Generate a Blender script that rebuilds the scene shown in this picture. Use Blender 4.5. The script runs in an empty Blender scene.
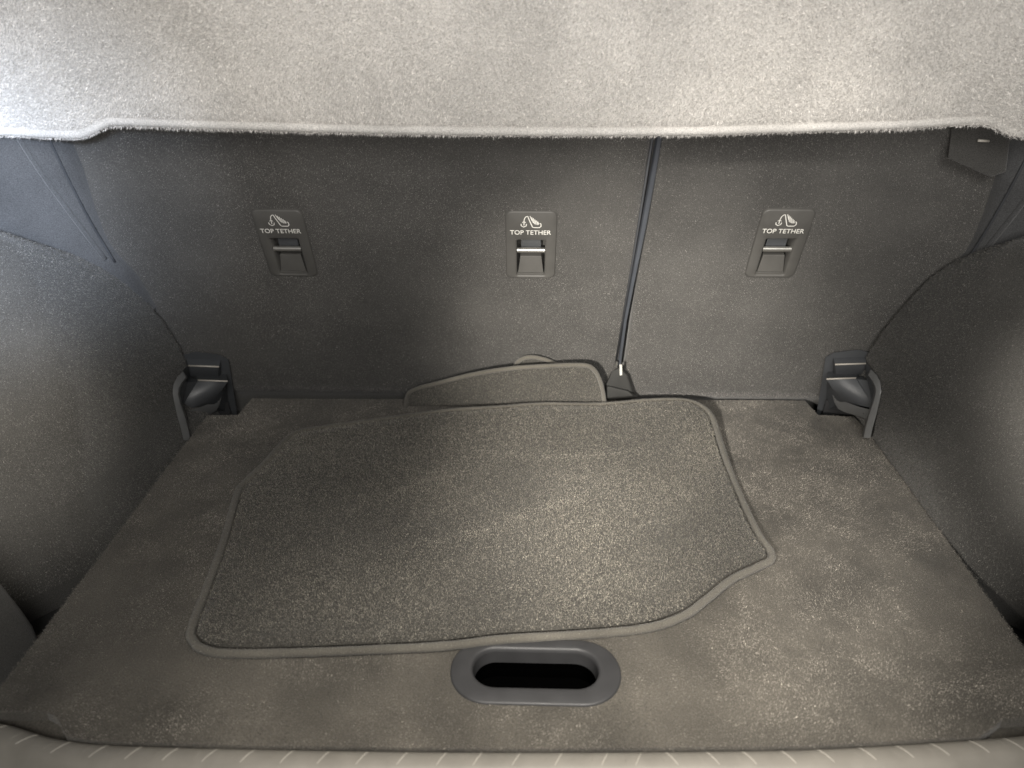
import bpy, bmesh, math, random
import numpy as np
from mathutils import Vector, Matrix, noise
from mathutils.geometry import tessellate_polygon, delaunay_2d_cdt
R = math.radians
S = bpy.context.scene
rng = np.random.default_rng(7)
random.seed(7)

# ------------------------------------------------------------------ camera, world, lamps, exposure
CAM = Vector((0, 0, .67))
cam = bpy.data.objects.new('camera', bpy.data.cameras.new('camera'))
S.collection.objects.link(cam); S.camera = cam
cam.location = CAM
cam.rotation_euler = (R(90 - 28), 0, R(1.57))
cam.data.sensor_width = 36; cam.data.lens = 27.03
cam.data.clip_start = .02; cam.data.clip_end = 50
cam.data.dof.use_dof = True; cam.data.dof.focus_distance = 1.08; cam.data.dof.aperture_fstop = 4.0

w = bpy.data.worlds.new('World'); S.world = w; w.use_nodes = True
bg = w.node_tree.nodes['Background']; bg.inputs[0].default_value = (1, .97, .92, 1); bg.inputs[1].default_value = .015

def lamp(name, loc, target, energy, size, col, spread=180):
    d = bpy.data.lights.new(name, 'AREA'); d.energy = energy; d.color = col
    d.shape = 'RECTANGLE'; d.size = size[0]; d.size_y = size[1]; d.spread = R(spread)
    o = bpy.data.objects.new(name, d); S.collection.objects.link(o); o.location = loc
    o.rotation_euler = (Vector(target) - Vector(loc)).to_track_quat('-Z', 'Y').to_euler()
    return o
def spot(name, loc, target, energy, cone, blend, radius, col, squash=1.):
    d = bpy.data.lights.new(name, 'SPOT'); d.energy = energy; d.color = col
    d.spot_size = R(cone); d.spot_blend = blend; d.shadow_soft_size = radius
    o = bpy.data.objects.new(name, d); S.collection.objects.link(o); o.location = loc
    o.rotation_euler = (Vector(target) - Vector(loc)).to_track_quat('-Z', 'Y').to_euler(); o.scale = (squash, 1, 1)
    return o
WARM = (1, .94, .85)
for tgt, en, cone in (((.16, 1.12, .12), 150, 28), ((.45, .8, 0), 70, 14), ((.73, .80, .20), 260, 14), ((.3, 1.0, .1), 13, 50)):
    spot('added_low_spot', (-.3, -.25, .55), tgt, en, cone, 1, .05, WARM)  # added low beams shaping the bright pool and right wall, no actual lamp there
for tgt, en, cone in (((.2, .8, 0), 70, 26), ((.30, 1.05, .40), 45, 13)):
    spot('added_high_spot', (.12, -.35, 1.35), tgt, en, cone, 1, .06, WARM)  # added overhead beams for floor and right seat brightness, no known ceiling fixture
spot('added_high_spot', (.1, .2, 1.4), (.05, .45, 0), 74, 42, 1, .06, WARM)  # added beam brightening the front of the floor
spot('added_high_spot', (.4, -.3, 1.1), (-.68, .74, .22), 175, 15, 1, .06, WARM)  # added beam brightening the left wheel arch lining
spot('added_haze_spot', (-.1, -.2, .8), (-.76, .95, .38), 175, 20, 1, .06, (.72, .82, 1))  # added cool beam standing in for the haze at upper left
spot('added_haze_spot', (-.1, -.2, .8), (-.66, 1.0, .42), 50, 24, 1, .06, (.72, .82, 1))  # second added beam for the same haze
for tgt, en in (((-.30, .93, .68), 33), ((.35, .93, .68), 38)):
    spot('added_low_spot', (0, -.3, .60), tgt, en, 50, 1, .2, (1, .96, .92))  # added fill beams that lift the parcel shelf
lamp('added_soft_fill', (.25, -1.0, 1.5), (0, 1, .2), 25, (.8, .8), (1, .97, .92))  # added soft fill from behind the camera, not a known fixture
S.view_settings.view_transform = 'Standard'; S.view_settings.look = 'None'
S.view_settings.exposure = 0; S.view_settings.gamma = 1

# ------------------------------------------------------------------ measuring helpers (real planes of the boot)
F = 769.
RM = Matrix.Rotation(R(1.57), 3, 'Z') @ Matrix.Rotation(R(62), 3, 'X')
def sight(px, py): return RM @ Vector(((px - 512) / F, -(py - 384) / F, -1))
def hit(px, py, p0, n):
    d = sight(px, py); n = Vector(n)
    return CAM + d * ((Vector(p0) - CAM).dot(n) / d.dot(n))
def on_floor(px, py, z=0.): return hit(px, py, (0, 0, z), (0, 0, 1))
LEAN = R(21); SY = 1.205; ct, st = math.cos(LEAN), math.sin(LEAN)
SN = Vector((0, -ct, -st))                       # seat back normal, towards the opening
def seat(u, s, d=0.): return Vector((u, SY - s * st - d * ct, s * ct - d * st))
def on_seat(px, py, d=0.): return hit(px, py, seat(0, 0, d), SN)
def seat_us(p): return (p.x, (SY - p.y) * st + p.z * ct)

# ------------------------------------------------------------------ object helpers
def link(o, parent=None):
    S.collection.objects.link(o)
    if parent is not None: o.parent = parent
    return o
def thing(name, label, cat, loc=(0, 0, 0), group=None):
    o = bpy.data.objects.new(name, None); o.empty_display_size = .05; o.location = loc
    link(o); o['label'] = label; o['category'] = cat
    if group: o['group'] = group
    bpy.context.view_layer.update()
    return o
def mesh(name, vs, fs, mat, parent=None, smooth=False, bevel=0, kind=None, label=None, auto=None):
    me = bpy.data.meshes.new(name)
    off = Vector((0, 0, 0))
    q = parent
    while q is not None: off = off + q.location; q = q.parent
    me.from_pydata([tuple(Vector(v) - off) for v in vs], [], fs); me.update()
    bm = bmesh.new(); bm.from_mesh(me); bmesh.ops.recalc_face_normals(bm, faces=bm.faces)
    if bevel:
        bmesh.ops.bevel(bm, geom=[e for e in bm.edges if len(e.link_faces) == 2 and e.calc_face_angle(0) > .5],
                        offset=bevel, segments=2, affect='EDGES', profile=.6, clamp_overlap=True)
    bm.to_mesh(me); bm.free()
    if smooth:
        me.polygons.foreach_set('use_smooth', [True] * len(me.polygons))
        if auto:
            me.set_sharp_from_angle(angle=R(auto))
    me.materials.append(mat)
    o = bpy.data.objects.new(name, me); link(o, parent)
    if kind: o['kind'] = kind
    if label: o['label'] = label
    return o
def outline_prism(top, bottom, holes_top=(), holes_bottom=()):
    """closed loops of points joined by side walls, capped with the holes left open"""
    vs, fs = [], []
    def cap(loops):
        base = len(vs)
        fl = [v for l in loops for v in l]
        for t in tessellate_polygon([[Vector(v) for v in l] for l in loops]): fs.append(tuple(base + i for i in t))
        vs.extend(fl); return base
    a = cap([top, *holes_top]); b = cap([bottom, *holes_bottom])
    k = 0
    for l in [top, *holes_top]:
        n = len(l)
        for i in range(n):
            j = (i + 1) % n
            fs.append((a + k + i, a + k + j, b + k + j, b + k + i))
        k += n
    return vs, fs
def smooth_loop(pts, n=6, closed=True):
    """Catmull-Rom through the points"""
    P = [Vector(p) for p in pts]; m = len(P); out = []
    for i in range(m if closed else m - 1):
        g = (lambda k: P[k % m]) if closed else (lambda k: P[max(0, min(m - 1, k))])
        p0, p1, p2, p3 = g(i - 1), g(i), g(i + 1), g(i + 2)
        for k in range(n):
            t = k / n
            out.append(.5 * ((2 * p1) + (p2 - p0) * t + (2 * p0 - 5 * p1 + 4 * p2 - p3) * t * t + (3 * p1 - p0 - 3 * p2 + p3) * t ** 3))
    if not closed: out.append(P[-1])
    return out
def resample(pts, step, closed=True):
    P = [Vector(p) for p in pts]
    if closed: P.append(P[0])
    L = [0]
    for a, b in zip(P, P[1:]): L.append(L[-1] + (b - a).length)
    n = max(4, int(L[-1] / step)); out = []; j = 0
    for i in range(n if closed else n + 1):
        t = L[-1] * i / n
        while j < len(L) - 2 and L[j + 1] < t: j += 1
        f = (t - L[j]) / max(1e-9, L[j + 1] - L[j]); out.append(P[j].lerp(P[j + 1], min(1, f)))
    return out
def tube(path, r, sides=8, closed=False, up=Vector((0, 0, 1)), flat=1., ridge=0.):
    """round bar along a path; ridge > 0 gives every second ring a smaller radius (stitching)"""
    vs, fs = [], []; n = len(path)
    for i, p in enumerate(path):
        a = path[(i - 1) % n] if closed or i else path[i]; b = path[(i + 1) % n] if closed or i < n - 1 else path[i]
        t = (b - a).normalized(); s = t.cross(up)
        s = s.normalized() if s.length > 1e-5 else Vector((1, 0, 0)); u = s.cross(t).normalized()
        rr = (r if not callable(r) else r(i / n)) * (1 - ridge * (i % 2) + ridge * .4 * noise.noise(p * 90))
        for k in range(sides):
            an = 2 * math.pi * k / sides
            vs.append(p + s * math.cos(an) * rr + u * math.sin(an) * rr * flat)
    m = n if closed else n - 1
    for i in range(m):
        for k in range(sides):
            a = i * sides + k; b = i * sides + (k + 1) % sides
            c = ((i + 1) % n) * sides + (k + 1) % sides; d = ((i + 1) % n) * sides + k
            fs.append((a, b, c, d))
    if not closed: fs.append(tuple(range(sides))[::-1]); fs.append(tuple((n - 1) * sides + k for k in range(sides)))
    return vs, fs
def box(p0, p1, f=None):
    (x0, y0, z0), (x1, y1, z1) = p0, p1
    vs = [(x, y, z) for z in (z0, z1) for y in (y0, y1) for x in (x0, x1)]
    fs = [(0, 2, 3, 1), (4, 5, 7, 6), (0, 1, 5, 4), (2, 6, 7, 3), (0, 4, 6, 2), (1, 3, 7, 5)]
    return ([f(*v) for v in vs] if f else [Vector(v) for v in vs]), fs
def join(*parts):
    vs, fs = [], []
    for v, f in parts:
        b = len(vs); vs += list(v); fs += [tuple(i + b for i in q) for q in f]
    return vs, fs
def inside(X, Y, poly):
    P = np.array([(p[0], p[1]) for p in poly]); c = np.zeros(len(X), bool); j = len(P) - 1
    for i in range(len(P)):
        xi, yi, xj, yj = P[i, 0], P[i, 1], P[j, 0], P[j, 1]
        if yi != yj:
            c ^= ((yi > Y) != (yj > Y)) & (X < (xj - xi) * (Y - yi) / (yj - yi) + xi)
        j = i
    return c
def vnoise(X, Y, f, seed=0):
    """smooth value noise on arrays"""
    g = np.random.default_rng(seed).random((256, 256)); x = X * f + 37.3; y = Y * f + 81.7
    xi = np.floor(x).astype(int); yi = np.floor(y).astype(int); a = x - xi; b = y - yi
    a = a * a * (3 - 2 * a); b = b * b * (3 - 2 * b); G = lambda i, j: g[i % 256, j % 256]
    return (G(xi, yi) * (1 - a) + G(xi + 1, yi) * a) * (1 - b) + (G(xi, yi + 1) * (1 - a) + G(xi + 1, yi + 1) * a) * b

# ------------------------------------------------------------------ materials
def new_mat(name):
    m = bpy.data.materials.new(name); m.use_nodes = True
    return m, m.node_tree.nodes, m.node_tree.links, m.node_tree.nodes['Principled BSDF']
def carpet(name, col, scale=900, contrast=.5, bump=.5, bd=.001, blotch=.15, aniso=(1, 1, 1)):
    m, N, L, b = new_mat(name)
    tc = N.new('ShaderNodeTexCoord'); mp = N.new('ShaderNodeMapping'); mp.inputs['Scale'].default_value = aniso
    L.new(tc.outputs['Object'], mp.inputs[0])
    n1 = N.new('ShaderNodeTexNoise'); n1.inputs['Scale'].default_value = scale; n1.inputs['Detail'].default_value = 3; n1.inputs['Roughness'].default_value = .7
    n2 = N.new('ShaderNodeTexNoise'); n2.inputs['Scale'].default_value = 9; n2.inputs['Detail'].default_value = 3
    L.new(mp.outputs[0], n1.inputs[0]); L.new(tc.outputs['Object'], n2.inputs[0])
    r = N.new('ShaderNodeMapRange'); r.inputs[1].default_value = .3; r.inputs[2].default_value = .7
    r.inputs[3].default_value = 1 - contrast; r.inputs[4].default_value = 1 + contrast; L.new(n1.outputs[0], r.inputs[0])
    r2 = N.new('ShaderNodeMapRange'); r2.inputs[1].default_value = .35; r2.inputs[2].default_value = .65
    r2.inputs[3].default_value = 1 - blotch; r2.inputs[4].default_value = 1 + blotch; L.new(n2.outputs[0], r2.inputs[0])
    mm = N.new('ShaderNodeMath'); mm.operation = 'MULTIPLY'; L.new(r.outputs[0], mm.inputs[0]); L.new(r2.outputs[0], mm.inputs[1])
    v = N.new('ShaderNodeVectorMath'); v.operation = 'SCALE'; v.inputs[0].default_value = col; L.new(mm.outputs[0], v.inputs['Scale'])
    L.new(v.outputs[0], b.inputs['Base Color'])
    b.inputs['Roughness'].default_value = .95; b.inputs['Specular IOR Level'].default_value = .15
    b.inputs['Sheen Weight'].default_value = .25; b.inputs['Sheen Roughness'].default_value = .5
    bp = N.new('ShaderNodeBump'); bp.inputs['Strength'].default_value = bump; bp.inputs['Distance'].default_value = bd
    L.new(n1.outputs[0], bp.inputs['Height']); L.new(bp.outputs[0], b.inputs['Normal'])
    return m
def plastic(name, col, rough=.45, grain=1500, bump=.25, spec=.5):
    m, N, L, b = new_mat(name)
    tc = N.new('ShaderNodeTexCoord')
    n1 = N.new('ShaderNodeTexNoise'); n1.inputs['Scale'].default_value = grain; n1.inputs['Detail'].default_value = 2
    n2 = N.new('ShaderNodeTexNoise'); n2.inputs['Scale'].default_value = 40; n2.inputs['Detail'].default_value = 6
    L.new(tc.outputs['Object'], n1.inputs[0]); L.new(tc.outputs['Object'], n2.inputs[0])
    r = N.new('ShaderNodeMapRange'); r.inputs[3].default_value = rough - .1; r.inputs[4].default_value = rough + .14
    L.new(n2.outputs[0], r.inputs[0]); L.new(r.outputs[0], b.inputs['Roughness'])
    v = N.new('ShaderNodeMapRange'); v.inputs[3].default_value = .8; v.inputs[4].default_value = 1.2; L.new(n2.outputs[0], v.inputs[0])
    s = N.new('ShaderNodeVectorMath'); s.operation = 'SCALE'; s.inputs[0].default_value = col; L.new(v.outputs[0], s.inputs['Scale'])
    L.new(s.outputs[0], b.inputs['Base Color']); b.inputs['Specular IOR Level'].default_value = spec
    bp = N.new('ShaderNodeBump'); bp.inputs['Strength'].default_value = bump; bp.inputs['Distance'].default_value = .0003
    L.new(n1.outputs[0], bp.inputs['Height']); L.new(bp.outputs[0], b.inputs['Normal'])
    return m
def fibre_mat(name, col, sheen=.3):
    m, N, L, b = new_mat(name)
    a = N.new('ShaderNodeAttribute'); a.attribute_name = 'tone'
    s = N.new('ShaderNodeVectorMath'); s.operation = 'SCALE'; s.inputs[0].default_value = col
    L.new(a.outputs['Fac'], s.inputs['Scale']); L.new(s.outputs[0], b.inputs['Base Color'])
    b.inputs['Roughness'].default_value = .7; b.inputs['Specular IOR Level'].default_value = .35
    b.inputs['Sheen Weight'].default_value = sheen
    return m
M = dict(
    floor=carpet('floor_carpet', (.100, .091, .076), 700, .6, .7, .001, .26), floor_f=fibre_mat('floor_fibre', (.176, .161, .140)),
    mat=carpet('mat_carpet', (.07, .066, .058), 900, .7, .8), mat_f=fibre_mat('mat_fibre', (.172, .159, .133)),
    bind=carpet('mat_binding_yarn', (.145, .135, .115), 1400, .5, .8),
    upper=carpet('upper_trim_felt', (.078, .079, .081), 800, .5, .6),
    bind_f=fibre_mat('binding_fibre', (.21, .197, .168)),
    seat=carpet('seat_felt', (.085, .082, .077), 1100, .5, .6), seat_f=fibre_mat('seat_fibre', (.155, .148, .139)),
    trim=carpet('trim_felt', (.062, .060, .056), 900, .6, .7), trim_f=fibre_mat('trim_fibre', (.105, .101, .092)),
    shelf=carpet('shelf_felt', (.64, .62, .59), 700, .35, .8), shelf_f=fibre_mat('shelf_fibre', (.76, .735, .70)),
    pad=plastic('dark_trim_plastic', (.058, .061, .067), .62, 700, .7),
    plas=plastic('grey_plastic', (.046, .046, .048), .45, 1600, .3),
    plate=plastic('warm_grey_plastic', (.095, .092, .086), .5, 1600, .4),
    brack=plastic('dark_bracket_plastic', (.078, .082, .088), .42, 1600, .3),
    edge=plastic('lit_bracket_plastic', (.17, .172, .173), .3, 1500, .2, .6),  # lighter copy of the bracket plastic, brightly lit faces put into the colour
    sill=plastic('sill_plastic', (.26, .244, .215), .42, 1300, .5, .6),
    rib=plastic('pale_rib_plastic', (.50, .47, .42), .4, 1500, .2),  # pale plastic of sill ribs and pin, also colours the bracket highlights
    black=plastic('void_shade_black', (.001, .001, .001), .9, 900, .1, 0),  # darkness of the grip recess put into the colour
    strip=plastic('blue_grey_vinyl', (.075, .082, .096), .32, 700, .3, .8),
    cloth=plastic('black_webbing', (.06, .06, .058), .5, 800, .8),
    ink=plastic('white_print', (.78, .77, .72), .6, 1500, .05),
    under=carpet('well_lining', (.02, .02, .019), 500, .3, .3))
m, N, L, b = new_mat('zinc_plated_steel'); M['steel'] = m
b.inputs['Base Color'].default_value = (.75, .74, .70, 1); b.inputs['Metallic'].default_value = .9; b.inputs['Roughness'].default_value = .32

# ------------------------------------------------------------------ pile: loose fibres, one triangle each
def pile(name, roots, normals, length, width, lean, tones, mat, parent, flat=.35):
    """roots, normals, lean: n x 3 arrays; each fibre is a thin triangle leaning over"""
    n = len(roots); d = rng.normal(size=(n, 3)) * flat + normals * (1 - flat * .3) + lean
    d /= np.linalg.norm(d, axis=1)[:, None]
    side = np.cross(d, rng.normal(size=(n, 3))); side /= np.linalg.norm(side, axis=1)[:, None]
    le = length * rng.uniform(.55, 1.25, n)[:, None]; wd = width * rng.uniform(.6, 1.3, n)[:, None]
    off = np.zeros(3); q = parent
    while q is not None: off += np.array(q.location); q = q.parent
    base = roots - off - normals * .0003
    V = np.empty((n, 3, 3)); V[:, 0] = base - side * wd / 2; V[:, 1] = base + side * wd / 2; V[:, 2] = base + d * le + side * wd * rng.uniform(-.5, .5, n)[:, None]
    me = bpy.data.meshes.new(name); me.vertices.add(n * 3); me.vertices.foreach_set('co', V.reshape(-1).astype(np.float32))
    me.loops.add(n * 3); me.loops.foreach_set('vertex_index', np.arange(n * 3, dtype=np.int32))
    me.polygons.add(n); me.polygons.foreach_set('loop_start', np.arange(0, n * 3, 3, dtype=np.int32))
    at = me.attributes.new('tone', 'FLOAT', 'POINT'); at.data.foreach_set('value', np.repeat(tones, 3).astype(np.float32))
    me.materials.append(mat); me.update(); me.validate()
    o = bpy.data.objects.new(name, me); link(o, parent); o['kind'] = 'stuff'
    return o
def tones_of(n, spread=.45): return np.clip(rng.lognormal(-.1, spread, n), .15, 3)

# ================================================================== SETTING: the well under the board
v, f = box((-.95, .30, -.075), (.95, 1.40, -.06)); mesh('floor', v, f, M['under'], kind='structure')

v, f = join(box((-.64, .40, -.03), (-.2, .60, -.0165)), box((.2, .40, -.03), (.64, .60, -.0165)), box((-.2, .40, -.03), (.2, .538, -.0165))); mesh('floor_ledge', v, f, M['floor'], kind='structure')

# ================================================================== BOOT FLOOR BOARD
board_px = [(-30, 711), (46, 711.5), (57, 717), (66, 736), (100, 741), (256, 746), (512, 749), (800, 746.5), (900, 741), (980, 736.5), (992, 728), (1003, 719), (1045, 714)]
front = [on_floor(*p) for p in board_px]
XE = .560
outline = [Vector((-XE, front[0].y, 0))] + front[1:-1] + [Vector((XE, front[-1].y, 0)),
           Vector((XE, 1.128, 0)), on_floor(850, 417), on_floor(818, 415), on_floor(805, 400.5), on_floor(252, 398.5), on_floor(238, 415), on_floor(207, 415.5)]
outline[-1].x = -XE + .004; outline[-6].x = XE - .004
outline = [Vector((p.x, p.y, 0)) for p in outline]
# finger grip: rounded slot
gx0, gx1 = on_floor(450, 674).x, on_floor(621, 674).x; gy0, gy1 = on_floor(535, 706).y, on_floor(535, 640.5).y
gc = Vector(((gx0 + gx1) / 2, (gy0 + gy1) / 2, 0)); gw, gh = (gx1 - gx0) / 2, (gy1 - gy0) / 2
def stadium(cx, cy, hw, hh, z, n=14, sq=2.08):
    out = []
    for k in range(4 * n):
        a = 2 * math.pi * (k + .5) / (4 * n); c, s = math.cos(a), math.sin(a)
        x = hh * (abs(c) ** (2 / sq)) * (1 if c > 0 else -1); y = hh * (abs(s) ** (2 / sq)) * (1 if s > 0 else -1)
        out.append(Vector((cx + x + (hw - hh) * (1 if c > 0 else -1), cy + y, z)))
    return out
board = thing('boot_floor_board', 'dark grey carpeted boot floor board lying under the loose mats', 'floor board', (0, .85, 0))
hole = stadium(gc.x, gc.y, gw - .006, gh - .006, 0)
v, f = outline_prism(outline, [p - Vector((0, 0, .014)) for p in outline], [hole], [[p - Vector((0, 0, .014)) for p in hole]])
mesh('board', v, f, M['floor'], board)
n = 620000
X = rng.uniform(-XE, XE, n); Y = rng.uniform(.49, 1.22, n)
k = inside(X, Y, outline) & ~inside(X, Y, stadium(gc.x, gc.y, gw, gh, 0)); X, Y = X[k], Y[k]
keep = rng.random(len(X)) < np.clip(1.25 - (Y - .5) * .6, .6, 1); X, Y = X[keep], Y[keep]
ang = vnoise(X, Y, 5, 1) * 7 + vnoise(X, Y, 16, 2) * 3; lean = np.stack([np.cos(ang) * 1.0, np.sin(ang) * 1.0, 0 * X], 1)
P = np.stack([X, Y, 0 * X], 1); NN = np.tile([0, 0, 1.], (len(X), 1))
tn = tones_of(len(X), .5) * (.20 + .62 * vnoise(X, Y, 11, 33) + .62 * vnoise(X, Y, 30, 3) + .56 * vnoise(X, Y, 85, 4)) ** 1.3
pile('carpet_pile', P, NN, .0024, .0007, lean, tn, M['floor_f'], board, .5)
# fibres standing out from the cut edge of the board
ring = [p for p in resample(outline, .0008) if p.y < 1.1]; E = np.array(ring); C0 = np.array([0, .85, 0]); nn = E - C0; nn /= np.linalg.norm(nn, axis=1)[:, None]
pile('edge_fuzz', np.repeat(E, 3, 0) + rng.normal(size=(len(E) * 3, 3)) * .0009, np.repeat(nn, 3, 0) * .6 + [0, 0, .5], .0026, .0005, 0, tones_of(len(E) * 3), M['floor_f'], board, .6)

def rings(loops, cap_last=False):
    vs = [p for l in loops for p in l]; m = len(loops[0]); fs = []
    for a in range(len(loops) - 1):
        for i in range(m): j = (i + 1) % m; fs.append((a * m + i, a * m + j, (a + 1) * m + j, (a + 1) * m + i))
    if cap_last: fs.append(tuple((len(loops) - 1) * m + i for i in range(m)))
    return vs, fs
hx0, hx1 = on_floor(472, 674).x, on_floor(599, 674).x
hy0, hy1 = on_floor(535, 689).y, on_floor(535, 650.5).y
hc = ((hx0 + hx1) / 2, (hy0 + hy1) / 2); hw, hh = (hx1 - hx0) / 2, (hy1 - hy0) / 2
G = lambda dw, z: stadium(gc.x, gc.y, gw + dw, gh + dw, z)
H = lambda dw, z: stadium(hc[0], hc[1], hw + dw, hh + dw, z)
v, f = rings([G(0, -.002), G(0, .0012), G(-.0008, .0022), G(-.0022, .0028), H(.006, .0026), H(.0028, .0028), H(.0012, .0022), H(0, .0008), H(-.0008, -.0025)])
grip = mesh('finger_grip', v, f, M['plas'], board, smooth=True, label='dark plastic oval pull grip set into the carpet')
v, f = rings([H(-.0008, -.0025), H(-.0018, -.018)]); mesh('grip_wall', v, f, M['plas'], grip, smooth=True)
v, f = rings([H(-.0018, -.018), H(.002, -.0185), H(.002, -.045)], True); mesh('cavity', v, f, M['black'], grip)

# ================================================================== SEAT BACKS with the top tether anchors
SEAM = .155
PW, PS0, PS1 = .0365, .286, .408
plates = [-.361, -.002, .3535]; RAISE = {-.361: -.001, -.002: 0, .3535: .006}
def seat_d(u, s, u0, u1):
    d = .0040 * noise.noise(Vector((u * 4, s * 5, 3))) + .0006 * noise.noise(Vector((u * 22, s * 22, 9)))
    for e, inner in ((u0, 1), (u1, -1)):
        if abs(e - SEAM) < .02:
            t = max(0, (u - e) * inner); r = .012
            if t < r: d -= r - math.sqrt(max(0, r * r - (r - t) ** 2))
    if s < .02: d -= (.02 - max(s, -.02)) * .5
    return d
def seat_back(name, label, u0, u1, mine):
    t = thing(name, label, 'seat back', (round((u0 + u1) / 2, 3), SY, 0), 'split rear seat backs')
    us = set(np.round(np.linspace(u0, u1, int((u1 - u0) / .012)), 5)); ss = set(np.round(np.linspace(-.085, .74, 68), 5))
    for e in (u0, u1):
        if abs(e - SEAM) < .02:
            for q in (.001, .0025, .005, .008): us.add(round(e + (q if e == u0 else -q), 5))
    holes = [(c - PW + .006, c + PW - .006, PS0 + RAISE[c] + .006, PS1 + RAISE[c] - .006) for c in mine]
    for a, b_, c, d in holes: us |= {round(a, 5), round(b_, 5)}; ss |= {round(c, 5), round(d, 5)}
    us, ss = sorted(us), sorted(ss); vs, fs = [], []
    for s in ss:
        for u in us: vs.append(seat(u, s, seat_d(u, s, u0, u1)))
    W = len(us)
    for j in range(len(ss) - 1):
        for i in range(W - 1):
            cu, cs = (us[i] + us[i + 1]) / 2, (ss[j] + ss[j + 1]) / 2
            if any(a < cu < b_ and c < cs < d for a, b_, c, d in holes): continue
            fs.append((j * W + i, j * W + i + 1, (j + 1) * W + i + 1, (j + 1) * W + i))
    # sides and back shell, 9 cm deep
    base = len(vs); back = [seat(us[0], ss[0], -.09), seat(us[-1], ss[0], -.09), seat(us[-1], ss[-1], -.09), seat(us[0], ss[-1], -.09)]
    vs += back; T = (len(ss) - 1) * W
    fs += [(base, base + 3, base + 2, base + 1), tuple(range(W)) + (base + 1, base), tuple(T + i for i in range(W - 1, -1, -1)) + (base + 3, base + 2),
           tuple(j * W for j in range(len(ss) - 1, -1, -1)) + (base, base + 3), tuple(j * W + W - 1 for j in range(len(ss))) + (base + 2, base + 1)]
    mesh('back_panel', vs, fs, M['seat'], t, smooth=True, auto=40)
    n = int(380000 * (u1 - u0)); U = rng.uniform(u0 + .003, u1 - .003, n); Q = rng.uniform(0, .56, n)
    k = np.ones(n, bool)
    for c in mine: k &= ~((abs(U - c) < PW) & (Q > PS0 + RAISE[c]) & (Q < PS1 + RAISE[c]))
    U, Q = U[k], Q[k]
    D = .0018 * 0 + np.array([seat_d(a, c, u0, u1) for a, c in zip(U, Q)])
    P = np.stack([U, SY - Q * st - D * ct, Q * ct - D * st], 1); NN = np.tile(np.array(SN), (len(U), 1))
    a = vnoise(U, Q, 6, 5) * 6; lean = np.stack([np.cos(a) * .5, -np.sin(a) * .0, np.sin(a) * .5], 1)
    pile('felt_fibres', P, NN, .0020, .0007, lean, tones_of(len(U), .7) * (.85 + .3 * vnoise(U, Q, 60, 8)), M['seat_f'], t, .6)
    return t
seat_l = seat_back('seat_back', 'wide grey felt seat back left of the seam, holding two top tether anchors', -.70, SEAM - .0035, plates[:2])
seat_r = seat_back('seat_back', 'narrow grey felt seat back right of the seam, holding one top tether anchor', SEAM + .0035, .70, plates[2:])

def ribbon(pts, w_, cx, cs, d, th=.0003):
    """flat printed stroke on the plate, in metres from (cx, cs)"""
    vs, fs = [], []; P = [Vector(p) for p in pts]
    for i, p in enumerate(P):
        a, b_ = P[max(0, i - 1)], P[min(len(P) - 1, i + 1)]; t = (b_ - a).normalized(); q = Vector((-t.y, t.x)) * w_ / 2
        for sgn in (-1, 1): vs.append(seat(cx + p.x + q.x * sgn, cs + p.y + q.y * sgn, d))
    for i in range(len(P) - 1): fs.append((2 * i, 2 * i + 1, 2 * i + 3, 2 * i + 2))
    return vs, fs
def rrect(hw, hh, r, n=5):
    out = []
    for cx, cy, a0 in ((hw - r, hh - r, 0), (-hw + r, hh - r, 90), (-hw + r, -hh + r, 180), (hw - r, -hh + r, 270)):
        for k in range(n + 1): a = R(a0 + 90 * k / n); out.append((cx + r * math.cos(a), cy + r * math.sin(a)))
    return out
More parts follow.
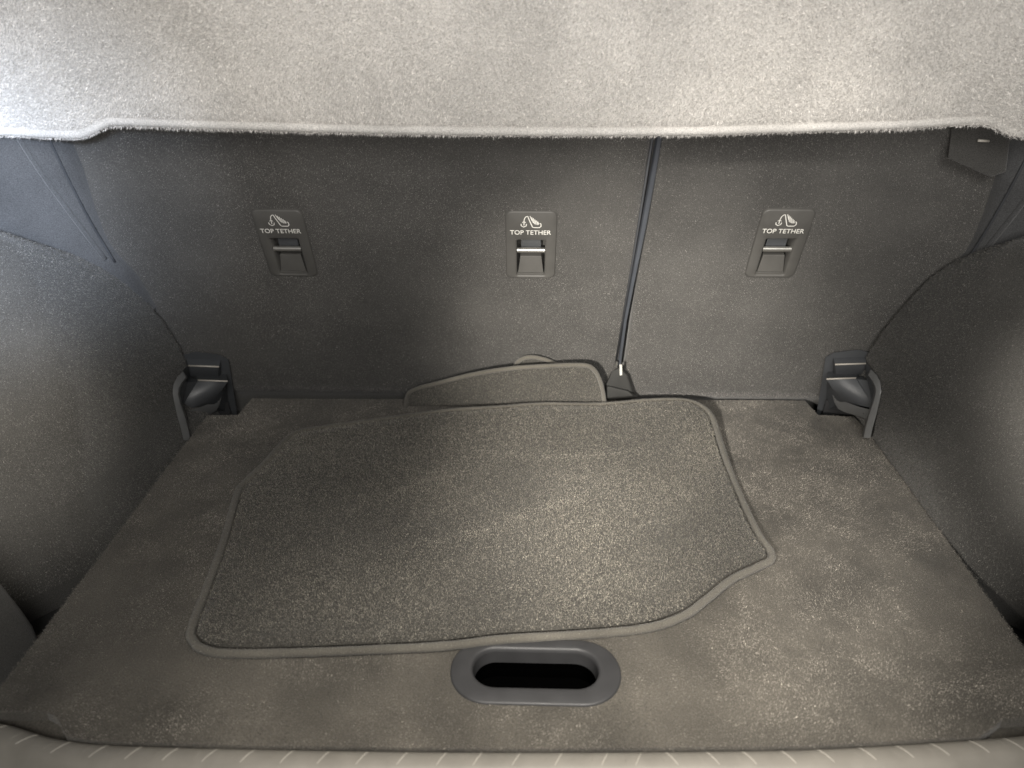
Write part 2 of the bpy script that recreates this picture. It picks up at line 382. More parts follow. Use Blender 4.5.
def anchor(c, parent):
    PS0, PS1 = globals()['PS0'] + RAISE[c], globals()['PS1'] + RAISE[c]
    mid = (PS0 + PS1) / 2; hh_ = (PS1 - PS0) / 2; H0 = PS1 - PS0
    sy = lambda fr: PS1 - H0 * fr                                   # fraction down the plate
    ox0, ox1 = c - .0205, c + .0205; o0, o1 = sy(.955), sy(.415)
    Lp = lambda hw_, hs, d, r: [seat(c + x, mid + y, d) for x, y in rrect(hw_, hs, r)]
    om = (o0 + o1) / 2; oh = (o1 - o0) / 2
    Op = lambda e, d, r: [seat(c + x, om + y, d) for x, y in rrect(.0205 + e, oh + e, r)]
    v, f = rings([Lp(PW, hh_, -.003, .0095), Lp(PW, hh_, .0012, .0095), Lp(PW - .0008, hh_ - .0008, .0024, .009), Lp(PW - .002, hh_ - .002, .003, .008),
                  Op(.0030, .003, .004), Op(.0014, .0024, .0035), Op(0, .0008, .003), Op(0, -.024, .003)], True)
    pl = mesh('tether_anchor', v, f, M['plate'], parent, smooth=True, auto=50)
    # ramp in the lower half of the pocket
    a = lambda u, s, d: seat(c + u, s, d)
    rb, rt = sy(.925), sy(.70)
    v = [a(-.019, rb, .0005), a(.019, rb, .0005), a(.0155, rt, -.0045), a(-.0155, rt, -.0045),
         a(-.019, rb, -.0235), a(.019, rb, -.0235), a(.0155, rt, -.0235), a(-.0155, rt, -.0235)]
    f = [(0, 1, 2, 3), (4, 7, 6, 5), (0, 4, 5, 1), (3, 2, 6, 7), (0, 3, 7, 4), (1, 5, 6, 2)]
    mesh('ramp', v, f, M['plate'], pl, bevel=.0007)
    v, f = box((-.0205, sy(.955), -.002), (.0205, sy(.928), .0022), a); mesh('lip', v, f, M['plate'], pl, bevel=.0009)
    # guide flap behind the bar
    v, f = box((-.0145, sy(.60), -.021), (.0145, sy(.43), -.010), a); mesh('guide', v, f, M['brack'], pl, bevel=.0008)
    bar = [seat(c - .0202, sy(.592), -.0026), seat(c - .010, sy(.592), -.0026), seat(c + .010, sy(.592), -.0026), seat(c + .0202, sy(.592), -.0026)]
    v, f = tube(bar, .0041, 14, up=SN); mesh('anchor_bar', v, f, M['steel'], pl, smooth=True, auto=50)
    # pictogram: hook and strap beside a child seat
    D = .00325; k = .001; ic = sy(.140); parts = []
    def st_(pts, w_): parts.append(ribbon([(x * k * 1.12, y * k * 1.42) for x, y in pts], w_ * k, c - .0022, ic, D))
    st_([(-2.2, 6.6), (-4.5, 6.2), (-6.4, 4.2), (-7.2, .6), (-7.2, -4.4)], 1.3)             # strap down to the hook
    st_([(-11, -2.6), (-10.6, -5), (-7.6, -6.4), (-4.6, -5.2), (-4, -2.8)], 1.4)            # hook
    st_([(-9.4, -1.2), (-7.2, .6), (-5, -1.2)], 1.0)
    st_([(-2.6, 6.8), (-.6, 2.2), (1.8, -2.8), (3.4, -6.2), (5, -7), (12.5, -7), (14.4, -5.4), (14.2, -2.6), (12.6, -1.6)], 1.35)
    for x0, y0, x1, y1 in ((.2, 7.0, 3.4, .6), (2.4, 5.6, 4.8, -1.6), (4.4, 4.4, 6.4, -2.8), (6.4, 3.0, 8.2, -3.4), (8.4, 1.6, 10, -3.6), (10.2, .2, 11.4, -3.4)):
        st_([(x0, y0), (x1, y1)], 1.15)
    v, f = join(*parts); mesh('pictogram', v, f, M['ink'], pl)
    cu = bpy.data.curves.new('lettering', 'FONT'); cu.body = 'TOP TETHER'; cu.align_x = 'CENTER'; cu.align_y = 'CENTER'
    cu.size = .0112; cu.offset = .0001; cu.extrude = .0001; cu.space_character = 1.02; cu.materials.append(M['ink'])
    o = bpy.data.objects.new('lettering', cu); link(o, pl)
    q = pl; off = Vector((0, 0, 0))
    while q is not None: off = off + q.location; q = q.parent
    o.location = seat(c - .001, sy(.296), .0033) - off
    o.rotation_euler = (R(90 + 21), 0, 0)
    bpy.context.view_layer.update(); wdt = o.dimensions.x
    o.scale = (.0585 / max(wdt, 1e-4), .95, 1)
    me = bpy.data.meshes.new_from_object(o.evaluated_get(bpy.context.evaluated_depsgraph_get()))
    o2 = bpy.data.objects.new('lettering', me); o2.location = o.location; o2.rotation_euler = o.rotation_euler; o2.scale = o.scale
    bpy.data.objects.remove(o); o2.name = 'lettering'; link(o2, pl)
    return pl
for c, p in zip(plates, (seat_l, seat_l, seat_r)): anchor(c, p)

# seam strip between the two seat backs, and the black sleeve at its foot
strip = thing('seam_strip', 'glossy blue grey strip running down the seam between the two seat backs', 'strip', seat(SEAM, .1))
pts = [((654.5, 664.5), 125), ((654, 663.5), 140), ((645, 655), 190), ((637.5, 647), 232), ((629.5, 637.5), 276), ((621.5, 628.5), 320), ((615.5, 622.5), 364)]
vs, fs = [], []
for (a, b_), y in pts:
    A, B = on_seat(a + 2.2, y, .002), on_seat(b_ - 1.2, y, .002)
    for t_, dd in ((0, -.004), (.12, .001), (.3, .0035), (.5, .0015), (.7, .0035), (.9, .001), (1, -.004)):
        p = A.lerp(B, t_) + SN * dd; vs.append(p)
for j in range(len(pts) - 1):
    for i in range(6): fs.append((j * 7 + i, j * 7 + i + 1, j * 7 + 8 + i, j * 7 + 7 + i))
mesh('strip', vs, fs, M['strip'], strip, smooth=True)
v, f = tube([on_seat(654.5, 125, .001), on_seat(637.5, 232, .001), on_seat(615.5, 364, .001)], .0017, 8); mesh('piping', v, f, M['pad'], strip, smooth=True)

loop = thing('strap_loop', 'small black webbing loop with a pale tag at the foot of the seam', 'strap loop', on_seat(620, 385))
def lay(px, d): return [on_seat(x, y, d) for x, y in px]
a_ = lay([(612, 371), (620, 368), (627, 375), (632, 392), (618, 390), (606, 385)], .022)
b_ = lay([(611, 372), (620, 366), (629, 375), (637, 395), (618, 396), (604, 388)], .004)
v, f = outline_prism(a_, b_); mesh('sleeve', v, f, M['cloth'], loop, smooth=True, bevel=.003, auto=60)
v, f = outline_prism(lay([(607, 386), (628, 391), (634, 396), (607, 398)], .03), lay([(606, 384), (629, 389), (640, 398), (605, 400)], .008)); mesh('fold', v, f, M['cloth'], loop, smooth=True, bevel=.003, auto=60)
v, f = outline_prism(lay([(619.5, 364.5), (622, 364.5), (622.3, 375), (619.8, 375.5)], .026), lay([(619.5, 364.5), (622, 364.5), (622.3, 375), (619.8, 375.5)], .023)); mesh('tag', v, f, M['ink'], loop)
v, f = outline_prism(lay([(616, 361), (618.3, 362), (617, 368), (614.8, 367)], .012), lay([(616, 361), (618.3, 362), (617, 368), (614.8, 367)], .004)); mesh('clip', v, f, M['steel'], loop)

# ================================================================== FLOOR MATS
def zmat(y, x=0): 
    t = min(1, max(0, (y - .98) / .2)); t = t * t * (3 - 2 * t)
    return .0075 + .020 * t * (1 - .6 * max(0, min(1, (-x - .02) / .3))) + .0016 * noise.noise(Vector((x * 6, y * 6, 1))) 
def on_mat(px, py):
    z = .01
    for _ in range(8): p = on_floor(px, py, z); z = zmat(p.y, p.x)
    return on_floor(px, py, z)
mat_px = [(200, 650.5), (189, 642), (187, 627), (204, 583), (221, 537), (234, 492), (243, 480), (262, 462), (282, 440), (297, 430), (320, 426), (345, 422.5), (400, 415), (450, 408.5), (500, 405.5),
          (540, 402.5), (600, 402.5), (650, 398.5), (683, 398.5), (702, 404), (714, 415), (721, 434), (733, 470), (748, 505), (762, 533), (774, 550), (774.5, 560), (762, 567), (735, 580), (710, 600), (688, 616),
          (655, 628), (610, 634), (550, 638), (500, 641), (450, 647), (400, 650), (300, 654), (228, 655)]
ol = resample(smooth_loop([on_mat(*p) for p in mat_px], 8), .0016)
for p in ol: p.y = min(p.y, SY - p.z * st / ct - .006)
def inset(loop_, d):
    n = len(loop_); out = []; area = sum(loop_[i].x * loop_[(i + 1) % n].y - loop_[(i + 1) % n].x * loop_[i].y for i in range(n)); sg = 1 if area > 0 else -1
    for i in range(n):
        t = (loop_[(i + 3) % n] - loop_[i - 3]); t.z = 0; t.normalize(); out.append(loop_[i] + Vector((-t.y, t.x, 0)) * d * sg)
    return out
bigmat = thing('floor_mat', 'large dark carpet mat with bound edges lying flat across the boot floor', 'floor mat', (0, .85, 0), 'carpet mats in the boot')
lo = inset(ol, .0122)[::5]; rim_in = inset(ol, .0160)[::5]
gx, gy = np.meshgrid(np.arange(-.46, .36, .012), np.arange(.6, 1.22, .012)); gx, gy = gx.ravel(), gy.ravel()
k = inside(gx, gy, inset(ol, .021)[::5]); pts2 = [Vector((p.x, p.y)) for p in lo] + [Vector((p.x, p.y)) for p in rim_in] + [Vector((a, b)) for a, b in zip(gx[k], gy[k])]
e = [(i, (i + 1) % len(lo)) for i in range(len(lo))]
r_ = delaunay_2d_cdt(pts2, e, [], 1, 1e-6)
lo2 = np.array([(p.x, p.y) for p in lo]); PILE = .0045
def pile_z(x, y): dd = np.hypot(lo2[:, 0] - x, lo2[:, 1] - y).min(); return zmat(y, x) + PILE * min(1, dd / .004) - .001
vs = [Vector((p.x, p.y, pile_z(p.x, p.y))) for p in r_[0]]; fs = [tuple(q) for q in r_[2]]
mesh('mat_surface', vs, fs, M['mat'], bigmat, smooth=True)
n = 700000; X = rng.uniform(-.46, .36, n); Y = rng.uniform(.6, 1.22, n); k = inside(X, Y, inset(ol, .0120)[::4]); X, Y = X[k], Y[k]
hard = inside(X, Y, rim_in); Z = np.array([zmat(y, x) + PILE - .001 for x, y in zip(X, Y)]); Z[~hard] = [pile_z(x, y) for x, y in zip(X[~hard], Y[~hard])]; P = np.stack([X, Y, Z], 1); NN = np.tile([0, 0, 1.], (len(X), 1))
lean = np.stack([vnoise(X, Y, 9, 11) * .8 - .4, vnoise(X, Y, 9, 12) * .8 - .5, 0 * X], 1)
def streak(p, q, wd):
    a, b_ = on_mat(*p), on_mat(*q); L_ = (b_ - a).length; t_ = (b_ - a) / L_; al = (X - a.x) * t_.x + (Y - a.y) * t_.y; ac = -(X - a.x) * t_.y + (Y - a.y) * t_.x + .010 * np.sin(al * 16)
    return np.exp(-(ac / wd) ** 2) * np.clip(np.minimum(al, L_ - al) / .06, 0, 1)
brushed = 1 + .42 * streak((385, 552), (600, 500), .010) + .30 * streak((470, 452), (680, 458), .008) + .22 * streak((300, 520), (470, 470), .012) - .18 * streak((600, 560), (745, 500), .02)
pile('mat_pile', P, NN, .0025, .0008, lean, tones_of(len(X), .85) * (.72 + .42 * vnoise(X, Y, 9, 13) + .2 * vnoise(X, Y, 120, 14)) * brushed, M['mat_f'], bigmat, .38)
def bound(loop_, parent, r=.0048, closed=True, name='binding'):
    v, f = tube(loop_, r, 9, closed=closed, ridge=.18, flat=1.0); o = mesh(name, v, f, M['bind'], parent, smooth=True)
    Q = np.array([tuple(p) for p in loop_]); reps = 16; n_ = len(Q) * reps; nn = rng.normal(size=(n_, 3)); nn[:, 2] = abs(nn[:, 2]); nn /= np.linalg.norm(nn, axis=1)[:, None]
    pile('yarn_fuzz', np.repeat(Q, reps, 0) + nn * r * .92 + rng.normal(size=(n_, 3)) * .0004, nn * .7, .0016, .0005, np.tile([0, 0, .1], (n_, 1)), tones_of(n_, .6), M['bind_f'], parent, .8)
    return o
bound([p + Vector((0, 0, -.0030)) for p in inset(ol, .0045)], bigmat, .0056)

def standing_mat(label, px, d, n_f, top=True):
    t = thing('floor_mat', label, 'floor mat', on_seat(px[0][0], px[0][1], d), 'carpet mats in the boot'); ol_ = resample(smooth_loop([on_seat(x, y, d) for x, y in px], 8, closed=False), .0018, closed=False)
    foot = [Vector((ol_[-1].x, ol_[-1].y, .012)), Vector((ol_[0].x, ol_[0].y, .012))]
    fr = ol_ + foot; bk = [p - SN * .005 for p in fr]
    v, f = outline_prism(fr, bk); mesh('mat_surface', v, f, M['mat'], t)
    U = np.array([seat_us(p) for p in fr]); X = rng.uniform(U[:, 0].min(), U[:, 0].max(), n_f); Q = rng.uniform(0, U[:, 1].max(), n_f)
    k = inside(X, Q, [tuple(q) for q in U]); X, Q = X[k], Q[k]
    P = np.stack([X, SY - Q * st - d * ct, Q * ct - d * st], 1); NN = np.tile(np.array(SN), (len(X), 1))
    pile('mat_pile', P, NN, .0024, .0007, np.zeros(3), tones_of(len(X), .5), M['mat_f'], t, .45)
    v, f = tube(ol_, .004, 9, ridge=.16, up=SN); mesh('binding', v, f, M['bind'], t, smooth=True)
    return t
standing_mat('small dark carpet mat propped upright between the large mat and the seat back', [(406, 420), (406.5, 399), (414, 390), (440, 382.5), (475, 374), (510, 368.5), (545, 366), (580, 365), (592, 368), (599, 378), (603, 392), (606, 412)], .036, 42000)
standing_mat('mat with curved pale edge peeping out behind the small upright mat', [(511, 385), (514, 368), (521, 359.5), (532, 357), (545, 359.5), (556, 364), (568, 367), (580, 374)], .012, 5000)

# ================================================================== CORNER BRACKETS
def bracket(side, label):
    """modelled on the right-hand side and mirrored for the left"""
    X = (lambda x: x) if side > 0 else (lambda x: 1054 - x)
    dy = 0 if side > 0 else 2.2
    Q = lambda x, y, d: on_seat(X(x), y + dy, d)
    def on_side(x, y, w_): return hit(X(x), y + dy, (side * (w_ + (-.0075 if side > 0 else .012)), 0, 0), (1, 0, 0))
    t = thing('corner_bracket', label, 'bracket', Q(850, 415, .02), 'plastic brackets in the rear corners of the boot')
    def slab(name, fr, bk, mt='brack', bev=.0015, parent=t):
        v, f = outline_prism([Q(*p) for p in fr], [Q(*p) for p in bk]); return mesh(name, v, f, M[mt], parent, bevel=bev, smooth=True, auto=35)
    bp = [(825.5, 357), (834, 352.5), (858, 349.5), (873, 353), (886, 380), (888, 440), (868, 440), (852, 419), (816, 416)]
    slab('back_plate', [(x, y, .008) for x, y in bp], [(x, y, -.01) for x, y in bp])
    # upper step
    b1 = slab('upper_step', [(835, 364.5, .024), (866, 363.5, .024), (865, 373, .022), (836, 373, .022)], [(833, 357, .006), (868, 356, .006), (868, 380, .006), (832, 380, .006)])
    v, f = tube([Q(835, 364.5, .0245), Q(866, 363.5, .0245)], .0015, 8, up=Vector((0, 0, 1))); mesh('highlight_bead', v, f, M['rib'], b1, smooth=True)  # highlight along the step edge, painted as a pale bead
    # lower step with sloping apron
    cr = [Q(826.5, 379.5, .040), Q(856, 378.5, .040), Q(875, 409, .092), Q(841, 401, .048)]; NA = 9; vs, fs = [], []
    for a in range(NA):
        for b_ in range(NA):
            u_, v_ = b_ / (NA - 1), a / (NA - 1)
            vs.append(cr[0].lerp(cr[1], u_).lerp(cr[3].lerp(cr[2], u_), v_) + SN * .004 * math.sin(math.pi * v_) * math.sin(math.pi * u_))
    for a in range(NA - 1):
        for b_ in range(NA - 1): fs.append((a * NA + b_, a * NA + b_ + 1, (a + 1) * NA + b_ + 1, (a + 1) * NA + b_))
    rimv = [b_ for b_ in range(NA)] + [a * NA + NA - 1 for a in range(1, NA)] + [(NA - 1) * NA + b_ for b_ in range(NA - 2, -1, -1)] + [a * NA for a in range(NA - 2, 0, -1)]
    bk_ = [Q(828, 371, .006), Q(858, 371, .006), Q(884, 405, .006), Q(824, 412, .006)]; base = len(vs); nr = len(rimv)
    for q_ in range(nr):
        c_, f_ = divmod(q_, NA - 1); vs.append(bk_[c_ % 4].lerp(bk_[(c_ + 1) % 4], f_ / (NA - 1)))
    for q_ in range(nr): fs.append((rimv[q_], rimv[(q_ + 1) % nr], base + (q_ + 1) % nr, base + q_))
    b2 = mesh('lower_step', vs, fs, M['brack'], t, smooth=True, auto=45)
    v, f = tube([Q(826.5, 379, .0405), Q(856, 378, .0405)], .0015, 8, up=Vector((0, 0, 1))); mesh('highlight_bead', v, f, M['rib'], b2, smooth=True)  # same painted highlight on the lower step
    # curved lip across the apron
    up_ = [(832, 393), (836, 399), (842, 400.5), (850, 403.5), (860, 407), (868, 409), (876, 408.5)]
    lw_ = [(834, 402), (838, 409), (844, 412), (852, 414.5), (860, 416.5), (867, 419), (872, 425)]
    vs, fs = [], []
    for (a, b2_), (c, d_) in zip(up_, lw_):
        dd = .032 + .072 * (a - 832) / 44; vs += [Q(a, b2_, dd - .006), Q(a, b2_, dd), Q(c, d_, dd + .004), Q(c, d_, dd - .008)]
    for i in range(len(up_) - 1):
        for k_ in range(4): fs.append((i * 4 + k_, i * 4 + (k_ + 1) % 4, i * 4 + 4 + (k_ + 1) % 4, i * 4 + 4 + k_))
    fs += [(0, 1, 2, 3), tuple(len(vs) - 4 + k_ for k_ in range(4))]
    mesh('curved_lip', vs, fs, M['edge'], t, bevel=.0012, smooth=True, auto=40)
    # upright flange against the side wall
    fo = [(871, 369), (877, 375), (880.5, 382), (881.5, 391), (879.5, 402), (876.5, 415), (873, 427), (870.5, 438)]
    fi = [(868, 375), (872.5, 380.5), (875.3, 386), (876, 392), (873.8, 401), (869.5, 413), (865.5, 428), (863.5, 438)]
    vs, fs = [], []
    for (a, b2_), (c, d_) in zip(fo, fi): vs += [on_side(a, b2_, .552), on_side(c, d_, .546), on_side(c - 2, d_, .555), on_side(a, b2_, .566)]
    for i in range(len(fo) - 1):
        for k_ in range(4): fs.append((i * 4 + k_, i * 4 + (k_ + 1) % 4, i * 4 + 4 + (k_ + 1) % 4, i * 4 + 4 + k_))
    fs += [(0, 1, 2, 3), tuple(len(vs) - 4 + k_ for k_ in range(4))]
    mesh('flange', vs, fs, M['edge'], t, bevel=.001, smooth=True, auto=40)
    cheek = [Q(866, 362, .024), on_side(871.5, 369, .553), on_side(877, 381, .556), on_side(878, 392, .556), on_side(875, 406, .556), Q(874, 408, .092), Q(856, 379, .036), Q(864, 374, .018)]
    cen = sum(cheek, Vector()) / 8 + Vector((0, .012, 0))
    mesh('side_cheek', cheek + [cen], [(i, (i + 1) % 8, 8) for i in range(8)], M['brack'], t)
    slab('web', [(826, 399, .016), (850, 414, .030), (850, 420, .030), (822, 417, .016)], [(826, 399, .006), (850, 412, .006), (850, 422, .006), (820, 418, .006)], 'plas')
bracket(1, 'dark plastic stepped bracket in the right rear corner beside the narrow seat back')
bracket(-1, 'dark plastic stepped bracket in the left rear corner beside the wide seat back')

# ================================================================== SIDE TRIMS
def lerp_tab(tab, x):
    if x <= tab[0][0]: return tab[0][1]
    for (a, fa), (b_, fb) in zip(tab, tab[1:]):
        if x <= b_: t = (x - a) / (b_ - a); return fa + (fb - fa) * t
    return tab[-1][1]
def sm(t): t = max(0, min(1, t)); return t * t * (3 - 2 * t)
prof = [(-.05, .566), (0, .5635), (.06, .559), (.12, .5565), (.18, .563), (.235, .578), (.30, .598), (.40, .625)]
def top_z(y, sd=1): return .293 + .010 * sd + .62 * max(0, 1.10 - y) - .35 * max(0, .85 - y)
def wall_x(y, z, sd=1):
    x = lerp_tab(prof, z) + (-.008 if sd > 0 else .030) * sm((z + .005) / .07)
    k = (.85 + .38 * z if sd > 0 else .79 + .36 * z) - y; A = .80 * (k + math.sqrt(k * k + .00004)) / 2; A = .10 * (1 - math.exp(-A / .10))
    o = A * (.2 + .8 * sm((z + .02) / .16)) + .085 * sm((.80 - y) / .16) * (1 - .5 * sm(z / .3))
    lim = SY - z * st / ct - .011
    if y > lim: x += min(.03, (y - lim) * 3.5)
    tz = top_z(y, sd); r = .045
    if z > tz - r: o += .03 * ((z - tz + r) / r) ** 2.2
    return x + o + .0012 * noise.noise(Vector((y * 7, z * 7, 2)))
def side_trim(sd, label):
    t = thing('side_trim', label, 'side trim', (sd * .6, .9, 0), 'side trims of the boot')
    ys = list(np.linspace(.56, 1.27, 220)); nz = 34; vs, fs = [], []
    for y in ys:
        tz = top_z(y, sd)
        for k_ in range(nz): z = -.055 + (tz + .055) * k_ / (nz - 1); vs.append(Vector((sd * wall_x(y, z, sd), y, z)))
        vs.append(Vector((sd * (wall_x(y, tz, sd) + .035), y, tz + .001))); vs.append(Vector((sd * (wall_x(y, tz, sd) + .09), y, tz - .03)))
    W = nz + 2
    for j in range(len(ys) - 1):
        for i in range(W - 1): fs.append((j * W + i, j * W + i + 1, (j + 1) * W + i + 1, (j + 1) * W + i))
    mesh('wheel_arch_lining', vs, fs, M['trim'], t, smooth=True, auto=60)
    n = 170000; Yv = rng.uniform(.60, 1.2, n); Zv = rng.random(n); Zv = np.array([-.02 + (top_z(y, sd) + .02) * z for y, z in zip(Yv, Zv)])
    e_ = .002; X0 = np.array([wall_x(y, z, sd) for y, z in zip(Yv, Zv)]); Xy = np.array([wall_x(y + e_, z, sd) for y, z in zip(Yv, Zv)]); Xz = np.array([wall_x(y, z + e_, sd) for y, z in zip(Yv, Zv)])
    NN = np.stack([-np.ones(n) * sd, (Xy - X0) / e_, (Xz - X0) / e_], 1); NN /= np.linalg.norm(NN, axis=1)[:, None]
    ok = Yv < SY - Zv * st / ct - .011
    pile('felt_fibres', np.stack([sd * X0, Yv, Zv], 1)[ok], NN[ok], .0024, .0008, np.array([0, -.3, -.5]), tones_of(n, .6)[ok], M['trim_f'], t, .5)
    # upper plastic trim with its pillar ridge
    vs, fs = [], []; ys = np.linspace(.45, 1.27, 130); zs = np.linspace(.20, .86, 34)
    def panel_x(y, z):
        x = lerp_tab([(.20, .60), (.27, .604), (.30, .618), (.33, .624), (.38, .619), (.44, .609), (.50, .604), (.60, .61), (1, .64)], z)
        return x + .15 * sm((SY - z * st / ct - .012 - y) / .075) + .006 * noise.noise(Vector((y * 3, z * 3, 5)))
    for name_, lp, rr in (('pillar_edge', [(18, 138), (40, 172), (70, 214), (104, 259)], .0035), ('pillar_seam', [(48, 138), (66, 176), (90, 222), (114, 262)], .0016)):
        path = []
        for q_ in smooth_loop([Vector((a, b_, 0)) for a, b_ in lp], 5, closed=False):
            d_ = sight(q_.x, q_.y); lo_, hi_ = .5, 1.4
            for _ in range(40):
                m_ = (lo_ + hi_) / 2; p_ = CAM + d_ * m_
                if -p_.x < panel_x(p_.y, p_.z): lo_ = m_
                else: hi_ = m_
            p_ = CAM + d_ * lo_; path.append(Vector((sd * (-p_.x - .001), p_.y, p_.z)))
        v, f = tube(path, rr, 8); mesh(name_, v, f, M['upper' if rr > .002 else 'pad'], t, smooth=True)
    for y in ys:
        for z in zs:
            x = panel_x(y, z)
            vs.append(Vector((sd * x, y, z)))
    W = len(zs)
    for j in range(len(ys) - 1):
        for i in range(W - 1): fs.append((j * W + i, j * W + i + 1, (j + 1) * W + i + 1, (j + 1) * W + i))
    mesh('upper_panel', vs, fs, M['upper'], t, smooth=True)
    # rear corner panel beside the sill
    vs, fs = [], []; zs = np.linspace(-.05, .34, 16); us = np.linspace(0, 1, 14)
    for z in zs:
        for u in us:
            a = u * math.pi / 2; r = .030
            x0 = .566 + .03 * sm(z / .25) + .22 * max(0, z); y0 = .620 + .02 * z
            x = x0 + r * (1 - math.sin(a)) if u < 1 else x0
            y = y0 + .03 - r + r * math.cos(a) if True else y0
            vs.append(Vector((sd * x, y, z)))
        vs.append(Vector((sd * (x0 + .01), .40, z)))
    W = len(us) + 1
    for j in range(len(zs) - 1):
        for i in range(W - 1): fs.append((j * W + i, j * W + i + 1, (j + 1) * W + i + 1, (j + 1) * W + i))
    mesh('corner_panel', vs, fs, M['trim'], t, smooth=True)
    return t
tl = side_trim(-1, 'left dark felt wheel arch lining with plastic trim above')
tr = side_trim(1, 'right dark felt wheel arch lining with plastic trim above')

# shelf rest in the upper right corner
rest = thing('shelf_rest', 'dark plastic shelf rest block under the right end of the parcel shelf', 'shelf rest', on_seat(975, 150, .03))
fr = [(953, 120), (948, 158), (990, 177), (1006, 172), (1010, 140), (1010, 120)]
v, f = outline_prism(lay(fr, .022), lay(fr, -.002)); mesh('block', v, f, M['trim'], rest, bevel=.002, smooth=True, auto=40)
v, f = tube(lay([(978, 140.5), (989, 141)], .026), .0016, 8); mesh('pin', v, f, M['rib'], rest, smooth=True)

# ================================================================== PARCEL SHELF, swung up on its hinge in front of the seat tops
AE = R(68); SH = Vector((0, .955, 0)); SH.z = hit(512, 135, SH, (0, 1, 0)).z
su = Vector((0, -math.cos(AE), math.sin(AE))); sn = Vector((0, -math.sin(AE), -math.cos(AE)))
edge_px = [(-60, 137), (0, 135), (40, 137), (70, 138), (84, 137), (97, 131), (108, 126), (118, 125), (200, 128), (300, 131), (400, 133.5), (520, 135), (640, 135), (724, 134), (820, 131), (900, 128), (950, 125), (984, 123.5), (997, 128), (1008, 134), (1024, 136), (1080, 136)]
shelf = thing('parcel_shelf', 'pale grey felt parcel shelf with fuzzy hemmed edge across the top of the boot', 'parcel shelf', tuple(SH))
ed = resample(smooth_loop([hit(x, y, SH, sn) for x, y in edge_px], 6, closed=False), .0012, closed=False)
top = [Vector((.70, 0, 0)) + SH + su * .36, Vector((-.70, 0, 0)) + SH + su * .36]
lower = ed[::8] + [ed[-1]]
# felt surface as a fine grid with a slight sag, board behind it
def shelf_bump(a, b_): return .004 * noise.noise(Vector((a * 2.5, b_ * 4, 4))) + .0012 * noise.noise(Vector((a * 14, b_ * 14, 8)))
vs, fs = [], []; NS = 34
for p in lower:
    L0 = (p - SH).dot(su)
    for k_ in range(NS):
        s = L0 + (.36 - L0) * (k_ / (NS - 1)) ** 1.5
        q = SH + Vector((p.x, 0, 0)) + su * s; dd = s - L0
        groove = -.0022 * math.exp(-((dd - .0105) / .0022) ** 2)
        vs.append(q + sn * (shelf_bump(p.x, s) + groove + .0))
W = NS
for j in range(len(lower) - 1):
    for i in range(W - 1): fs.append((j * W + i, j * W + i + 1, (j + 1) * W + i + 1, (j + 1) * W + i))
mesh('felt_cover', vs, fs, M['shelf'], shelf, smooth=True)
a_ = [p + su * .004 - sn * .003 for p in lower] + [q - sn * .003 for q in top]; b_ = [q - sn * .011 for q in a_]
v, f = outline_prism(a_, b_); mesh('board', v, f, M['shelf'], shelf)
v, f = tube([p + su * .0045 - sn * .002 + Vector((0, 0, .0004 * noise.noise(p * 60))) for p in ed[::3]], .0055, 10, up=sn); mesh('hem', v, f, M['shelf'], shelf, smooth=True)
Q = np.array([tuple(p) for p in lower]); xs = np.array([p.x for p in lower]); Ls = np.array([(p - SH).dot(su) for p in lower])
n = 330000; X = rng.uniform(-.66, .66, n); T = rng.random(n) ** 1.0 * .26
L0 = np.interp(X, xs, Ls); Sx = L0 + T - .003
B = np.array([shelf_bump(a, c) for a, c in zip(X, Sx)]) - .0022 * np.exp(-((T - .0135) / .0022) ** 2)
P = np.stack([X, 0 * X, 0 * X], 1) + np.array(SH) + Sx[:, None] * np.array(su) + B[:, None] * np.array(sn); NN = np.tile(np.array(sn), (n, 1))
a = vnoise(X, Sx, 9, 21) * 6
lean = np.stack([np.cos(a) * .6, 0 * a, np.sin(a) * .5 - .2], 1)
pile('felt_fibres', P, NN, .0042, .0008, lean, np.clip(tones_of(n, .25), .45, 1.7), M['shelf_f'], shelf, .55)
Q = np.array([tuple(p) for p in ed]); reps = 9; nn = -np.tile(np.array(su), (len(Q) * reps, 1)) * .8 + np.array(sn) * .6 + rng.normal(size=(len(Q) * reps, 3)) * .35
nn /= np.linalg.norm(nn, axis=1)[:, None]
pile('hem_fuzz', np.repeat(Q, reps, 0) + np.array(su) * .0045 - np.array(sn) * .002 + nn * .005 + rng.normal(size=nn.shape) * .0006, nn, .0020, .0005, 0, tones_of(len(nn), .3), M['shelf_f'], shelf, .7)

# ================================================================== LOAD SILL
sill = thing('load_sill', 'grey plastic load sill with slanted ribs along the front of the boot floor', 'load sill', (0, .5, 0))
sp = [(-120, 700), (-60, 712), (0, 722.5), (30, 731), (55, 738), (100, 743.5), (160, 746), (256, 748.5), (380, 750.5), (512, 751.5), (660, 751), (800, 749), (900, 744), (960, 740), (1024, 735), (1090, 726), (1150, 716)]
back = resample(smooth_loop([on_floor(x, y) for x, y in sp], 6, closed=False), .004, closed=False)
pr = [(-.0020, -.030), (-.0020, -.008), (-.001, -.003), (.003, .0005), (.008, .0025), (.013, .0035), (.018, .0035), (.023, .0022), (.028, -.001), (.034, -.006), (.046, -.012), (.070, -.018), (.085, -.020), (.10, -.026), (.105, -.05)]
def sill_pt(i, d, z):
    n_ = len(back); t = (back[min(n_ - 1, i + 2)] - back[max(0, i - 2)]).normalized(); return back[i] + Vector((t.y, -t.x, 0)) * d + Vector((0, 0, z))
vs, fs = [], []
for i in range(len(back)):
    for d, z in pr: vs.append(sill_pt(i, d, z))
W = len(pr)
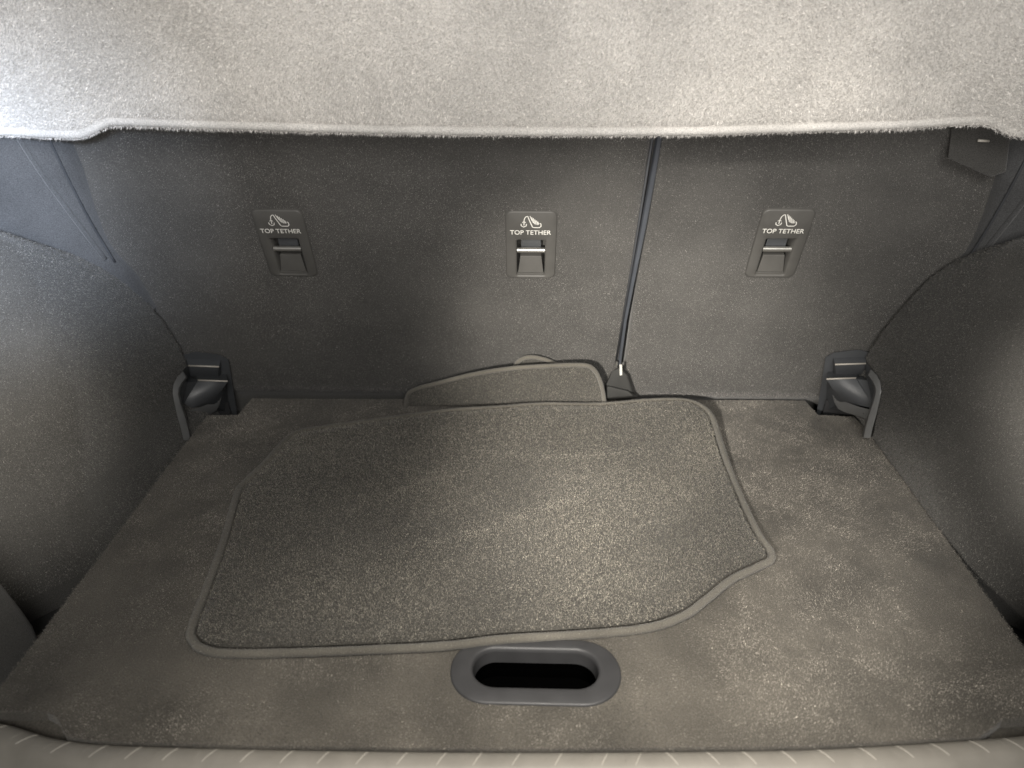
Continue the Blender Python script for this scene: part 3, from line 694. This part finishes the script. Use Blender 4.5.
for j in range(len(back) - 1):
    for i in range(W - 1): fs.append((j * W + i, j * W + i + 1, (j + 1) * W + i + 1, (j + 1) * W + i))
mesh('sill_body', vs, fs, M['sill'], sill, smooth=True)
def at_x(x):
    for i in range(len(back) - 1):
        if back[i].x <= x <= back[i + 1].x: return i + (x - back[i].x) / (back[i + 1].x - back[i].x)
    return None
def sill_surf(x, d, lift):
    q = at_x(x)
    if q is None: return None
    i = int(q); a_, b_ = sill_pt(i, d, 0), sill_pt(i + 1, d, 0); p = a_.lerp(b_, q - i)
    zz = np.interp(d, [a for a, _ in pr[1:]], [b for _, b in pr[1:]]); return p + Vector((0, 0, zz + lift))
ribs_px = [-32, 3, 33, 67, 102, 137, 174, 212, 250, 288, 325, 363, 402, 440, 477, 515, 556, 601, 635, 672, 711, 749, 786, 824, 865, 902, 936, 974, 1009, 1044]
def rib(x, w_, lift, d0, d1, sk, name, mt):
    vs, fs = [], []; K = 9
    for k_ in range(K):
        d = d0 + (d1 - d0) * k_ / (K - 1); xx = x - sk * (d - d0)
        ww = w_ * math.sin(math.pi * (k_ + .6) / (K + .2)) ** .4
        for o_, l_ in ((-.5, -.0004), (-.2, lift), (.2, lift), (.5, -.0004)):
            q = sill_surf(xx + o_ * ww, d, l_)
            if q is None: return
            vs.append(q)
    for k_ in range(K - 1):
        for i in range(3): fs.append((k_ * 4 + i, k_ * 4 + i + 1, k_ * 4 + 5 + i, k_ * 4 + 4 + i))
    mesh(name, vs, fs, M[mt], sill, smooth=True)
for x in ribs_px:
    yy = float(np.interp(x, [a for a, _ in sp], [b for _, b in sp])); X_ = on_floor(x, yy).x
    s = .5 if x < 640 else -.5
    jit = random.uniform(-.001, .001)
    rib(X_ + s * .012 + jit, .0013, .0006, .001, .018, s, 'rib', 'rib')
    rib(X_ - .011 + s * .006 + jit, .0010, .0005, .004, .015, s * .7, 'fine_rib', 'sill')
# rubber seal lip below the sill at the opening
seal = [p for p in (sill_pt(i, .112, -.03) for i in range(0, len(back), 3))]
v, f = tube(seal, .008, 10); mesh('rubber_seal', v, f, M['pad'], sill, smooth=True)
